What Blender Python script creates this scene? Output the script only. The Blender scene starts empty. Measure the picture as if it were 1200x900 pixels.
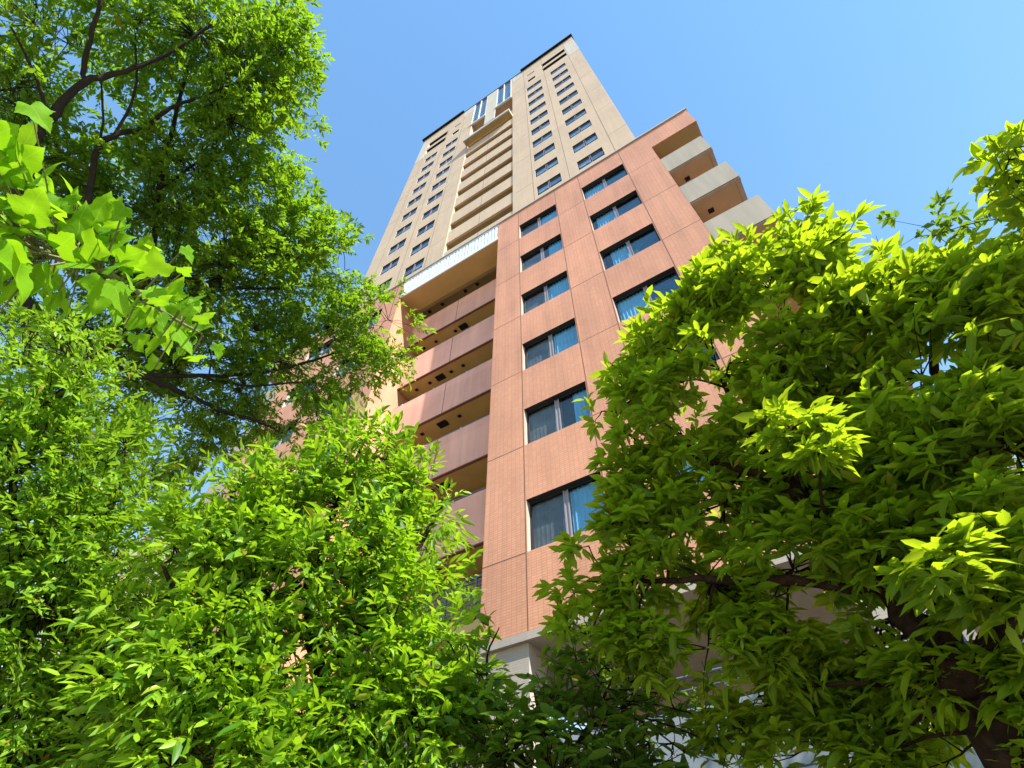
import bpy, math, random
import numpy as np
from math import radians, sin, cos, tan
from mathutils import Vector, noise

rng = np.random.default_rng(7)
random.seed(7)
sc = bpy.context.scene
COL = sc.collection

# ------------------------------------------------------------------ camera
EYE = 1.6
F_PX, YAW, PITCH = 640.6, 32.241, 51.072          # focal length in px of a 1200 px wide frame
cam_d = bpy.data.cameras.new('camera')
cam = bpy.data.objects.new('camera', cam_d)
COL.objects.link(cam)
cam.location = (0, 0, EYE)
cam.rotation_euler = (radians(90 + PITCH), 0, radians(YAW))
cam_d.sensor_width = 36
cam_d.lens = 36 * F_PX / 1200
cam_d.clip_start = 0.05
cam_d.clip_end = 3000
sc.camera = cam

# ------------------------------------------------------------------ sky, sun, exposure
GRAZE, ELEV = 17.0, 41.0
S = Vector((cos(radians(GRAZE)) * cos(radians(ELEV)), -sin(radians(GRAZE)) * cos(radians(ELEV)), sin(radians(ELEV))))
w = bpy.data.worlds.new('World')
sc.world = w
w.use_nodes = True
nt = w.node_tree
bg = nt.nodes['Background']
sky = nt.nodes.new('ShaderNodeTexSky')
sky.sky_type = 'NISHITA'
sky.sun_disc = False
sky.sun_elevation = radians(ELEV)
sky.sun_rotation = math.atan2(S.x, S.y)
sky.altitude = 0
sky.air_density = 2.0
sky.dust_density = 0.0
sky.ozone_density = 3.0
hs = nt.nodes.new('ShaderNodeHueSaturation')
hs.inputs['Saturation'].default_value = 1.48
hs.inputs['Hue'].default_value = .508
gm = nt.nodes.new('ShaderNodeGamma')
gm.inputs[1].default_value = .7
nt.links.new(sky.outputs[0], gm.inputs[0])
nt.links.new(gm.outputs[0], hs.inputs['Color'])
nt.links.new(hs.outputs[0], bg.inputs[0])
bg.inputs[1].default_value = 0.15
sun_d = bpy.data.lights.new('sun', 'SUN')
sun_d.energy = 3.9
sun_d.angle = radians(0.5)
sun_d.color = (1.0, 0.94, 0.84)
sun = bpy.data.objects.new('sun', sun_d)
COL.objects.link(sun)
sun.location = (40, -12, 60)
sun.rotation_euler = S.to_track_quat('Z', 'Y').to_euler()
sc.view_settings.view_transform = 'Standard'
sc.view_settings.look = 'None'
sc.view_settings.exposure = 1.46
sc.view_settings.gamma = 1.0
sc.cycles.max_bounces = 8
sc.cycles.diffuse_bounces = 4
sc.cycles.transmission_bounces = 4
sc.cycles.transparent_max_bounces = 12
sc.cycles.sample_clamp_indirect = 4

# ------------------------------------------------------------------ helpers
_y, _p = radians(YAW), radians(PITCH)
FH = np.array([-sin(_y), cos(_y), 0.0])
RT = np.array([cos(_y), sin(_y), 0.0])
UPV = np.array([0, 0, 1.0])
FW = FH * cos(_p) + UPV * sin(_p)
UV = UPV * cos(_p) - FH * sin(_p)


def P(px, py, d):
    """a place d metres off in the direction surveyed at px, py on the photograph"""
    r = (px - 600) / F_PX * RT - (py - 450) / F_PX * UV + FW
    return r / np.linalg.norm(r) * d + np.array([0, 0, EYE])


def empty(name, loc, label, cat, group=None):
    o = bpy.data.objects.new(name, None)
    COL.objects.link(o)
    o.location = loc
    o.empty_display_size = 0.3
    o['label'] = label
    o['category'] = cat
    if group:
        o['group'] = group
    return o


class MB:
    """collects quads / boxes / tubes and links them as one mesh object"""
    def __init__(self):
        self.v, self.f, self.m = [], [], []

    def quad(self, a, b, c, d, m=0):
        n = len(self.v)
        self.v += [a, b, c, d]
        self.f.append((n, n + 1, n + 2, n + 3))
        self.m.append(m)

    def box(self, x0, x1, y0, y1, z0, z1, m=0):
        n = len(self.v)
        self.v += [(x0, y0, z0), (x1, y0, z0), (x1, y1, z0), (x0, y1, z0), (x0, y0, z1), (x1, y0, z1), (x1, y1, z1), (x0, y1, z1)]
        for q in ((0, 3, 2, 1), (4, 5, 6, 7), (0, 1, 5, 4), (1, 2, 6, 5), (2, 3, 7, 6), (3, 0, 4, 7)):
            self.f.append(tuple(n + i for i in q))
            self.m.append(m)

    def tube(self, pts, rad, sides=8, m=0, cap=True):
        pts = [np.array(p, float) for p in pts]
        n0 = len(self.v)
        up = None
        for i, p in enumerate(pts):
            t = pts[min(i + 1, len(pts) - 1)] - pts[max(i - 1, 0)]
            t = t / (np.linalg.norm(t) + 1e-9)
            if up is None:
                a = np.array([0, 0, 1.0]) if abs(t[2]) < .9 else np.array([1.0, 0, 0])
                up = np.cross(t, a)
            up = up - t * (up @ t)
            up = up / (np.linalg.norm(up) + 1e-9)
            b = np.cross(t, up)
            r = rad[i] if hasattr(rad, '__len__') else rad
            for k in range(sides):
                an = 2 * math.pi * k / sides
                self.v.append(tuple(p + r * (cos(an) * up + sin(an) * b)))
        for i in range(len(pts) - 1):
            for k in range(sides):
                a0 = n0 + i * sides + k
                a1 = n0 + i * sides + (k + 1) % sides
                self.f.append((a0, a1, a1 + sides, a0 + sides))
                self.m.append(m)
        if cap:
            self.f.append(tuple(n0 + k for k in range(sides))[::-1])
            self.m.append(m)
            e = n0 + (len(pts) - 1) * sides
            self.f.append(tuple(e + k for k in range(sides)))
            self.m.append(m)

    def build(self, name, mats, parent=None, smooth=False):
        me = bpy.data.meshes.new(name)
        me.from_pydata([tuple(map(float, v)) for v in self.v], [], self.f)
        if not isinstance(mats, (list, tuple)):
            mats = [mats]
        for mm in mats:
            me.materials.append(mm)
        me.polygons.foreach_set('material_index', self.m)
        if smooth:
            me.polygons.foreach_set('use_smooth', [True] * len(me.polygons))
        me.update()
        o = bpy.data.objects.new(name, me)
        COL.objects.link(o)
        if parent is not None:
            o.parent = parent
            if parent.type == 'EMPTY' or parent.location.length > 0:
                pass
        return o


# ------------------------------------------------------------------ materials
def mat(name):
    m = bpy.data.materials.new(name)
    m.use_nodes = True
    return m, m.node_tree.nodes, m.node_tree.links, m.node_tree.nodes['Principled BSDF']


def N(nodes, t, **kw):
    n = nodes.new(t)
    for k, v in kw.items():
        setattr(n, k, v)
    return n


def mixc(nodes, links, a, b, f, mode='MIX'):
    n = nodes.new('ShaderNodeMix')
    n.data_type = 'RGBA'
    n.blend_type = mode
    for s, v in ((n.inputs[0], f), (n.inputs[6], a), (n.inputs[7], b)):
        if hasattr(v, 'links'):
            links.new(v, s)
        else:
            s.default_value = v if not isinstance(v, tuple) else (*v, 1)
    return n.outputs[2]


def wall_coords(nodes, links):
    """(along the wall, height) whatever way the wall faces"""
    g = N(nodes, 'ShaderNodeNewGeometry')
    s = N(nodes, 'ShaderNodeSeparateXYZ')
    sn = N(nodes, 'ShaderNodeSeparateXYZ')
    links.new(g.outputs['Position'], s.inputs[0])
    links.new(g.outputs['True Normal'], sn.inputs[0])
    ab = N(nodes, 'ShaderNodeMath', operation='ABSOLUTE')
    links.new(sn.outputs[0], ab.inputs[0])
    gt = N(nodes, 'ShaderNodeMath', operation='GREATER_THAN')
    gt.inputs[1].default_value = .5
    links.new(ab.outputs[0], gt.inputs[0])
    mx = nodes.new('ShaderNodeMix')
    links.new(gt.outputs[0], mx.inputs[0])
    links.new(s.outputs[0], mx.inputs[2])
    links.new(s.outputs[1], mx.inputs[3])
    abz = N(nodes, 'ShaderNodeMath', operation='ABSOLUTE')
    links.new(sn.outputs[2], abz.inputs[0])
    gz = N(nodes, 'ShaderNodeMath', operation='GREATER_THAN')
    gz.inputs[1].default_value = .5
    links.new(abz.outputs[0], gz.inputs[0])
    my = nodes.new('ShaderNodeMix')
    links.new(gz.outputs[0], my.inputs[0])
    links.new(s.outputs[2], my.inputs[2])
    links.new(s.outputs[1], my.inputs[3])
    c = N(nodes, 'ShaderNodeCombineXYZ')
    links.new(mx.outputs[0], c.inputs[0])
    links.new(my.outputs[0], c.inputs[1])
    return c.outputs[0], g.outputs['Position']


def tile_mat(name, col, col2, mortar, bw, bh, ms, stain=.17, rough=.55, bump=.35, offset=0.0):
    m, nd, lk, b = mat(name)
    co, pos = wall_coords(nd, lk)
    br = N(nd, 'ShaderNodeTexBrick', offset=offset, squash=1.0)
    lk.new(co, br.inputs['Vector'])
    br.inputs['Color1'].default_value = (*col, 1)
    br.inputs['Color2'].default_value = (*col2, 1)
    br.inputs['Mortar'].default_value = (*mortar, 1)
    br.inputs['Scale'].default_value = 1
    br.inputs['Brick Width'].default_value = bw
    br.inputs['Row Height'].default_value = bh
    br.inputs['Mortar Size'].default_value = ms
    br.inputs['Mortar Smooth'].default_value = .3
    n1 = N(nd, 'ShaderNodeTexNoise')
    n1.inputs['Scale'].default_value = .55
    n1.inputs['Detail'].default_value = 6
    lk.new(pos, n1.inputs['Vector'])
    mp = N(nd, 'ShaderNodeMapping')
    mp.inputs['Scale'].default_value = (3.0, 3.0, .22)
    lk.new(pos, mp.inputs['Vector'])
    n2 = N(nd, 'ShaderNodeTexNoise')
    n2.inputs['Scale'].default_value = 1.2
    n2.inputs['Detail'].default_value = 5
    lk.new(mp.outputs[0], n2.inputs['Vector'])
    ad = N(nd, 'ShaderNodeMath', operation='ADD')
    lk.new(n1.outputs[0], ad.inputs[0])
    lk.new(n2.outputs[0], ad.inputs[1])
    mr = N(nd, 'ShaderNodeMapRange')
    mr.inputs['From Min'].default_value = .7
    mr.inputs['From Max'].default_value = 1.3
    mr.inputs['To Min'].default_value = 1 - stain
    mr.inputs['To Max'].default_value = 1 + stain * .6
    lk.new(ad.outputs[0], mr.inputs[0])
    sb = N(nd, 'ShaderNodeVectorMath', operation='SUBTRACT')
    sb.inputs[1].default_value = (-5.03, 2.062, 0)
    lk.new(co, sb.inputs[0])
    sn_ = N(nd, 'ShaderNodeVectorMath', operation='SNAP')
    sn_.inputs[1].default_value = (3.13, 3.1, 100)
    lk.new(sb.outputs[0], sn_.inputs[0])
    wn = N(nd, 'ShaderNodeTexWhiteNoise')
    lk.new(sn_.outputs[0], wn.inputs['Vector'])
    pv = N(nd, 'ShaderNodeMapRange')
    pv.inputs['To Min'].default_value = .95
    pv.inputs['To Max'].default_value = 1.04
    lk.new(wn.outputs['Value'], pv.inputs[0])
    pm = N(nd, 'ShaderNodeMath', operation='MULTIPLY')
    lk.new(mr.outputs[0], pm.inputs[0])
    lk.new(pv.outputs[0], pm.inputs[1])
    cc = N(nd, 'ShaderNodeVectorMath', operation='SCALE')
    lk.new(br.outputs[0], cc.inputs[0])
    lk.new(pm.outputs[0], cc.inputs['Scale'])
    lk.new(cc.outputs[0], b.inputs['Base Color'])
    b.inputs['Roughness'].default_value = rough
    bp = N(nd, 'ShaderNodeBump', invert=True)
    bp.inputs['Strength'].default_value = bump
    bp.inputs['Distance'].default_value = .004
    lk.new(br.outputs['Fac'], bp.inputs['Height'])
    lk.new(bp.outputs[0], b.inputs['Normal'])
    return m


def plain(name, col, rough=.6, var=.1, scale=1.5, metallic=0.0, streak=False, bump=0.0, spec=.5):
    m, nd, lk, b = mat(name)
    g = N(nd, 'ShaderNodeNewGeometry')
    n1 = N(nd, 'ShaderNodeTexNoise')
    n1.inputs['Scale'].default_value = scale
    n1.inputs['Detail'].default_value = 7
    if streak:
        mp = N(nd, 'ShaderNodeMapping')
        mp.inputs['Scale'].default_value = (2.5, 2.5, .25)
        lk.new(g.outputs['Position'], mp.inputs[0])
        lk.new(mp.outputs[0], n1.inputs['Vector'])
    else:
        lk.new(g.outputs['Position'], n1.inputs['Vector'])
    mr = N(nd, 'ShaderNodeMapRange')
    mr.inputs['From Min'].default_value = .3
    mr.inputs['From Max'].default_value = .7
    mr.inputs['To Min'].default_value = 1 - var
    mr.inputs['To Max'].default_value = 1 + var
    lk.new(n1.outputs[0], mr.inputs[0])
    cc = N(nd, 'ShaderNodeVectorMath', operation='SCALE')
    cc.inputs[0].default_value = col
    lk.new(mr.outputs[0], cc.inputs['Scale'])
    lk.new(cc.outputs[0], b.inputs['Base Color'])
    b.inputs['Roughness'].default_value = rough
    b.inputs['Metallic'].default_value = metallic
    b.inputs['Specular IOR Level'].default_value = spec
    if bump:
        n2 = N(nd, 'ShaderNodeTexNoise')
        n2.inputs['Scale'].default_value = scale * 14
        n2.inputs['Detail'].default_value = 6
        lk.new(g.outputs['Position'], n2.inputs['Vector'])
        bp = N(nd, 'ShaderNodeBump')
        bp.inputs['Strength'].default_value = bump
        bp.inputs['Distance'].default_value = .02
        lk.new(n2.outputs[0], bp.inputs['Height'])
        lk.new(bp.outputs[0], b.inputs['Normal'])
    return m


def glass_mat(name, tint, refl, ior=1.6):
    """coloured glazing: tinted see-through pane with a clear reflection on its outer face"""
    m, nd, lk, b = mat(name)
    out = nd['Material Output']
    nd.remove(b)
    g = N(nd, 'ShaderNodeNewGeometry')
    tr = N(nd, 'ShaderNodeBsdfTransparent')
    lk.new(mixc(nd, lk, tint, (1.0, 1.0, 1.0), g.outputs['Backfacing']), tr.inputs[0])
    gl = N(nd, 'ShaderNodeBsdfGlossy')
    gl.inputs['Color'].default_value = (*refl, 1)
    gl.inputs['Roughness'].default_value = .012
    fr = N(nd, 'ShaderNodeFresnel')
    fr.inputs[0].default_value = ior
    n1 = N(nd, 'ShaderNodeTexNoise')
    n1.inputs['Scale'].default_value = 1.1
    lk.new(g.outputs['Position'], n1.inputs['Vector'])
    bp = N(nd, 'ShaderNodeBump')
    bp.inputs['Strength'].default_value = .2
    bp.inputs['Distance'].default_value = .02
    lk.new(n1.outputs[0], bp.inputs['Height'])
    lk.new(bp.outputs[0], gl.inputs['Normal'])
    inv = N(nd, 'ShaderNodeMath', operation='SUBTRACT')
    inv.inputs[0].default_value = 1
    lk.new(g.outputs['Backfacing'], inv.inputs[1])
    mu = N(nd, 'ShaderNodeMath', operation='MULTIPLY')
    lk.new(fr.outputs[0], mu.inputs[0])
    lk.new(inv.outputs[0], mu.inputs[1])
    mx = N(nd, 'ShaderNodeMixShader')
    lk.new(mu.outputs[0], mx.inputs[0])
    lk.new(tr.outputs[0], mx.inputs[1])
    lk.new(gl.outputs[0], mx.inputs[2])
    lk.new(mx.outputs[0], out.inputs[0])
    return m


def leaf_mat(name, c_dark, c_light, trans, tfac=.45, rough=.42, spec=.35, veins=0):
    m, nd, lk, b = mat(name)
    out = nd['Material Output']
    g = N(nd, 'ShaderNodeNewGeometry')
    rp = N(nd, 'ShaderNodeValToRGB')
    rp.color_ramp.elements[0].color = (*c_dark, 1)
    rp.color_ramp.elements[1].color = (*c_light, 1)
    rp.color_ramp.elements[0].position = .1
    rp.color_ramp.elements[1].position = .95
    old = rp.color_ramp.elements.new(.985)            # a few yellowed leaves
    old.color = (*c_light, 1)
    old2 = rp.color_ramp.elements.new(.992)
    old2.color = (.36, .24, .03, 1)
    lk.new(g.outputs['Random Per Island'], rp.inputs[0])
    col = rp.outputs[0]
    if veins:
        uv = N(nd, 'ShaderNodeUVMap', uv_map='leaf')
        sp = N(nd, 'ShaderNodeSeparateXYZ')
        lk.new(uv.outputs[0], sp.inputs[0])

        def mth(op, a_, b_=None):
            q_ = N(nd, 'ShaderNodeMath', operation=op)
            for k_, v_ in enumerate((a_, b_)):
                if v_ is None:
                    continue
                if hasattr(v_, 'links'):
                    lk.new(v_, q_.inputs[k_])
                else:
                    q_.inputs[k_].default_value = v_
            return q_.outputs[0]
        ay = mth('ABSOLUTE', sp.outputs[1])
        rib = mth('LESS_THAN', ay, .016)
        ph = mth('FRACT', mth('MULTIPLY', mth('SUBTRACT', sp.outputs[0], mth('MULTIPLY', ay, .75)), veins))
        lat = mth('MULTIPLY', mth('LESS_THAN', ph, .10), .6)
        fac = mth('MULTIPLY', mth('MAXIMUM', rib, lat), .55)
        n3 = N(nd, 'ShaderNodeTexNoise')
        n3.inputs['Scale'].default_value = 40
        lk.new(g.outputs['Position'], n3.inputs['Vector'])
        mott = mixc(nd, lk, rp.outputs[0], c_light, mth('MULTIPLY', n3.outputs[0], .35))
        col = mixc(nd, lk, mott, (.34, .50, .06), fac)
    lk.new(col, b.inputs['Base Color'])
    b.inputs['Roughness'].default_value = rough
    b.inputs['Specular IOR Level'].default_value = spec
    tl = N(nd, 'ShaderNodeBsdfTranslucent')
    tc = mixc(nd, lk, col, trans, .75)
    lk.new(tc, tl.inputs[0])
    mx = N(nd, 'ShaderNodeMixShader')
    mx.inputs[0].default_value = tfac
    lk.new(b.outputs[0], mx.inputs[1])
    lk.new(tl.outputs[0], mx.inputs[2])
    lk.new(mx.outputs[0], out.inputs[0])
    return m


M = {}
M['brick'] = tile_mat('red_brick_tile', (.62, .29, .175), (.68, .33, .20), (.51, .24, .145), .12, .06, .007, offset=.0, bump=.3)
M['parapet'] = tile_mat('rose_wall_tile', (.80, .42, .32), (.82, .44, .335), (.74, .385, .295), .105, .06, .004, rough=.6)
M['tower'] = tile_mat('beige_wall_tile', (.58, .445, .31), (.61, .465, .33), (.52, .395, .27), .105, .06, .005, stain=.09, rough=.6)
M['pale'] = plain('pale_concrete_panel', (.56, .52, .44), .6, .08, 1.2, streak=True)
M['greige'] = plain('greige_concrete_panel', (.37, .325, .265), .65, .12, 1.6, streak=True, bump=.15)
M['soffit'] = plain('bounce_tinted_soffit', (.60, .44, .17), .6, .10, 1.3)  # cream soffit, warm bounced light put into its yellow
M['soffit_in'] = plain('shaded_soffit', (.34, .26, .12), .6, .10, 1.3)  # darker copy of the soffit tone, shade of the recess put into the colour
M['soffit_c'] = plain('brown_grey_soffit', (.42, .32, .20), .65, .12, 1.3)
M['coping'] = plain('white_metal_coping', (.50, .47, .45), .45, .08, 2)
M['screen'] = plain('white_screen_panel', (.78, .82, .86), .35, .05, 3)
M['slot'] = plain('pale_blue_screen_slot', (.50, .58, .68), .35, .05, 3)
M['joint'] = plain('dark_sealant', (.17, .085, .06), .8, .1, 3)
M['jointb'] = plain('beige_sealant', (.20, .14, .09), .8, .1, 3)
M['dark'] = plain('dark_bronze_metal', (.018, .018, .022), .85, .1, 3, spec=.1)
M['black'] = plain('unlit_void', (.012, .012, .014), .8, .1, 3)
M['frame'] = plain('bronze_frame_and_head_shade', (.03, .032, .04), .7, .1, 4, spec=.2)
M['stile'] = plain('silver_window_stile', (.27, .25, .28), .3, .06, 4)
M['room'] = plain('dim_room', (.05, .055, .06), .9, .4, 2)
M['jamb'] = plain('pale_jamb_lining', (.44, .37, .31), .5, .06, 3)
M['louvre'] = plain('brown_louvre', (.13, .10, .07), .6, .1, 3)
M['rail'] = plain('grey_blue_rail', (.10, .13, .16), .35, .08, 4)
M['white'] = plain('white_metal', (.75, .75, .74), .35, .05, 4)
M['curtain'] = plain('pale_curtain', (.72, .76, .80), .8, .12, 2)
M['net'] = plain('grey_insect_net', (.17, .175, .17), .85, .3, 2.2)
M['navy'] = plain('dark_room_blind', (.16, .18, .20), .85, .25, 2)
M['glass'] = glass_mat('blue_window_glass', (.38, .66, .84), (.85, .95, 1.0), 1.7)
M['glass_d'] = glass_mat('clear_window_glass', (.72, .80, .85), (.80, .92, 1.0), 1.5)
M['glass_t'] = glass_mat('tower_window_glass', (.55, .75, .92), (1.0, 1.0, 1.0), 3.2)
M['stone'] = tile_mat('blue_grey_stone_slab', (.24, .27, .31), (.27, .30, .34), (.04, .04, .05), 1.2, .62, .012, stain=.1, rough=.5, offset=.5)
M['concrete'] = tile_mat('grey_concrete_column', (.40, .355, .32), (.42, .37, .33), (.33, .29, .26), .9, .045, .003, stain=.12, rough=.7, bump=.5)
M['cream'] = plain('cream_render', (.56, .50, .40), .75, .1, .8, streak=True)
M['bark'] = plain('brown_bark', (.05, .029, .02), .95, .6, 16, bump=1.0, spec=.15)
M['bark_d'] = plain('dark_grey_bark', (.032, .024, .02), .9, .4, 14, bump=.9)
M['bark_p'] = plain('pale_green_twig', (.20, .19, .08), .8, .3, 14, bump=.5)
M['lf_zelk'] = leaf_mat('zelkova_leaf', (.045, .13, .010), (.20, .35, .022), (.36, .62, .015), .49)
M['lf_fine'] = leaf_mat('fine_light_leaf', (.055, .165, .010), (.25, .43, .03), (.40, .66, .02), .44)
M['lf_mid'] = leaf_mat('bright_lance_leaf', (.05, .16, .009), (.30, .49, .025), (.46, .74, .015), .43, .42, .4)
M['lf_right'] = leaf_mat('broad_glossy_leaf', (.042, .125, .008), (.25, .39, .018), (.62, .80, .015), .49, .48, .3, veins=7)
M['lf_dark'] = leaf_mat('dark_shrub_leaf', (.035, .10, .012), (.13, .24, .02), (.30, .48, .02), .42, .42, .35)
M['lf_plane'] = leaf_mat('lobed_plane_leaf', (.05, .18, .006), (.19, .43, .012), (.42, .72, .010), .5, .6, .12, veins=6)
M['ground'] = plain('earth_and_leaf_litter', (.12, .09, .06), .95, .35, 3, bump=.6)
M['paving'] = tile_mat('pale_paving', (.34, .31, .28), (.38, .35, .31), (.2, .18, .16), .6, .3, .008, rough=.8, offset=.5)

# ------------------------------------------------------------------ ground
g = MB()
g.quad((-1500, -1500, 0), (1500, -1500, 0), (1500, 1500, 0), (-1500, 1500, 0))
go = g.build('ground', M['ground'])
go['kind'] = 'structure'
g = MB()
g.box(-30, 25, -4, 1.2, -.05, .12)
po = g.build('pavement', M['paving'])
po['kind'] = 'structure'

# ------------------------------------------------------------------ building: numbers
E = EYE
D, T, V = 8.534, 10.907, 9.76          # podium face, tower face, balcony face
PL, PR = -6.134, 1.35                  # right podium wall
MIR = -18.0                            # the left podium mirrors the right one
ZTOP, ZB = 25.15 + E, 4.98 + E
Z1, H1, FL = 23.536 + E, 1.364, 3.1
A0, A1, B0, B1 = -5.0, -3.13, -1.865, .075
TL, TR, TZ = -20.25, 1.30, 75.0 + E
PT, HT, ZT = 3.2785, 1.476, 63.86 + E
REV = .16

bld = empty('apartment_building', (0, 0, 0), 'tall apartment tower of beige tiles rising behind a red brick podium with balconies', 'building')


def wall(mb, x0, x1, z0, z1, y, holes, depth, m=0, mrev=None):
    """front face at y (facing -y) with openings and their reveals"""
    xs = sorted({x0, x1, *[h[0] for h in holes], *[h[1] for h in holes]})
    zs = sorted({z0, z1, *[h[2] for h in holes], *[h[3] for h in holes]})
    for i in range(len(xs) - 1):
        j = 0
        while j < len(zs) - 1:
            def hole(jj):
                cx, cz = (xs[i] + xs[i + 1]) / 2, (zs[jj] + zs[jj + 1]) / 2
                return any(h[0] < cx < h[1] and h[2] < cz < h[3] for h in holes)
            if hole(j):
                j += 1
                continue
            k = j
            while k + 1 < len(zs) - 1 and not hole(k + 1):
                k += 1
            mb.quad((xs[i], y, zs[j]), (xs[i + 1], y, zs[j]), (xs[i + 1], y, zs[k + 1]), (xs[i], y, zs[k + 1]), m)
            j = k + 1
    mr = m if mrev is None else mrev
    for h in holes:
        d = h[4] if len(h) > 4 else depth
        a, b, c, e = h[:4]
        yb = y + d
        big = (e - c) > 3 or d >= .5 or d <= .1
        mb.quad((a, y, c), (a, yb, c), (a, yb, e), (a, y, e), mr if big else 2)
        mb.quad((b, yb, c), (b, y, c), (b, y, e), (b, yb, e), mr if big else 2)
        mb.quad((a, y, e), (a, yb, e), (b, yb, e), (b, y, e), mr if big and d != .5 else 3)  # window and louvre heads take the dark frame tone as painted shade
        mb.quad((a, yb, c), (a, y, c), (b, y, c), (b, yb, c), mr)
        mb.quad((a, yb, c), (b, yb, c), (b, yb, e), (a, yb, e), mr)


def sides(mb, x0, x1, y0, y1, z0, z1, m=0, left=True, right=True, bottom=True):
    if left:
        mb.quad((x0, y1, z0), (x0, y0, z0), (x0, y0, z1), (x0, y1, z1), m)
    if right:
        mb.quad((x1, y0, z0), (x1, y1, z0), (x1, y1, z1), (x1, y0, z1), m)
    mb.quad((x1, y1, z0), (x0, y1, z0), (x0, y1, z1), (x1, y1, z1), m)
    mb.quad((x0, y0, z1), (x1, y0, z1), (x1, y1, z1), (x0, y1, z1), m)
    if bottom:
        mb.quad((x0, y1, z0), (x1, y1, z0), (x1, y0, z0), (x0, y0, z0), m)


def copy_part(o, parent, loc):
    c = o.copy()
    COL.objects.link(c)
    c.parent = parent
    c.location = loc
    for ch in list(o.children):
        d = ch.copy()
        COL.objects.link(d)
        d.parent = c
    return c


# --- window prototypes (local: x 0..W, z 0..H, y 0 = glass plane, +y inwards)
def pleat(mb, x0, x1, z0, z1, y, amp, n):
    k = max(4, int(n * 4))
    pts = [(x0 + (x1 - x0) * i / k, y + amp * sin(i * math.pi / 2 + .5 * sin(i * 1.7))) for i in range(k + 1)]
    for (a, ya), (b, yb) in zip(pts[:-1], pts[1:]):
        mb.quad((a, ya, z0), (b, yb, z0), (b, yb, z1), (a, ya, z1))


def window(W, H, left, right, small=False, tower=False, open_=0.0, drop=0.0):
    f = MB()
    t = .045
    if tower:
        f.box(0, W, -.02, .02, 0, .36)
    else:
        f.box(0, W, -.02, .02, 0, .04)
    f.box(0, W, -.02, .02, H - t, H)
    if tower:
        f.box(t, W - t, -.015, .015, H - .40, H - t)  # dark bar standing in for the shade under the window head
    f.box(0, t, -.018, .018, .03, H - t)
    f.box(W - t, W, -.018, .018, .03, H - t)
    xm = W / 2
    if not small:
        f.box(xm - .065, xm - .03, -.03, .0, .04, H - t, 1)
        f.box(xm - .03, xm + .03, -.012, .012, .04, H - t, 0 if tower else 1)
        f.box(xm + .03, xm + .062, -.026, .0, .04, H - t, 1)
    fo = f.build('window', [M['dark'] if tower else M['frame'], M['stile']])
    spans = ((t, xm - .07, left), (xm + .07, W - t, right)) if not small else ((t, W - t, left),)
    for a, b, (gm, cm, pl) in spans:
        p = MB()
        p.box(a, b, -.003, .003, .035, H - t)
        p.build('pane', M[gm], fo)
        c = MB()
        aa = a + (b - a) * (open_ if pl else 0)
        pleat(c, aa, b, .02, H - .02 - (0 if pl else drop), .07, .018 if pl else .003, (b - aa) / .11)
        c.build('curtain', M[cm], fo)
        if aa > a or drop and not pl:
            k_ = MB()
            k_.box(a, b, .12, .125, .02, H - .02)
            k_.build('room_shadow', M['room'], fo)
    return fo


blue = ('glass', 'curtain', True)
grey = ('glass_d', 'net', False)
navy = ('glass', 'navy', False)
tw = ('glass_t', 'curtain', False)
wA = [window(A1 - A0, H1, grey, blue, open_=o_, drop=d_) for o_, d_ in ((0, 0), (.22, .12), (0, .3), (.45, 0))]
wB = [window(B1 - B0, H1, blue, navy, open_=o_, drop=d_) for o_, d_ in ((0, 0), (.15, .35), (.3, .1), (0, .2))]
twd = ('glass_t', 'navy', False)
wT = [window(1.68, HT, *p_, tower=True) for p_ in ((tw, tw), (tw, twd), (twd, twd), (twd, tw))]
wS = window(.95, .95, tw, tw, small=True)
used = set()


def put(proto, x, y, z):
    if proto.name not in used:
        used.add(proto.name)
        proto.parent = bld
        proto.location = (x, y, z)
        return proto
    return copy_part(proto, bld, (x, y, z))


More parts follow.
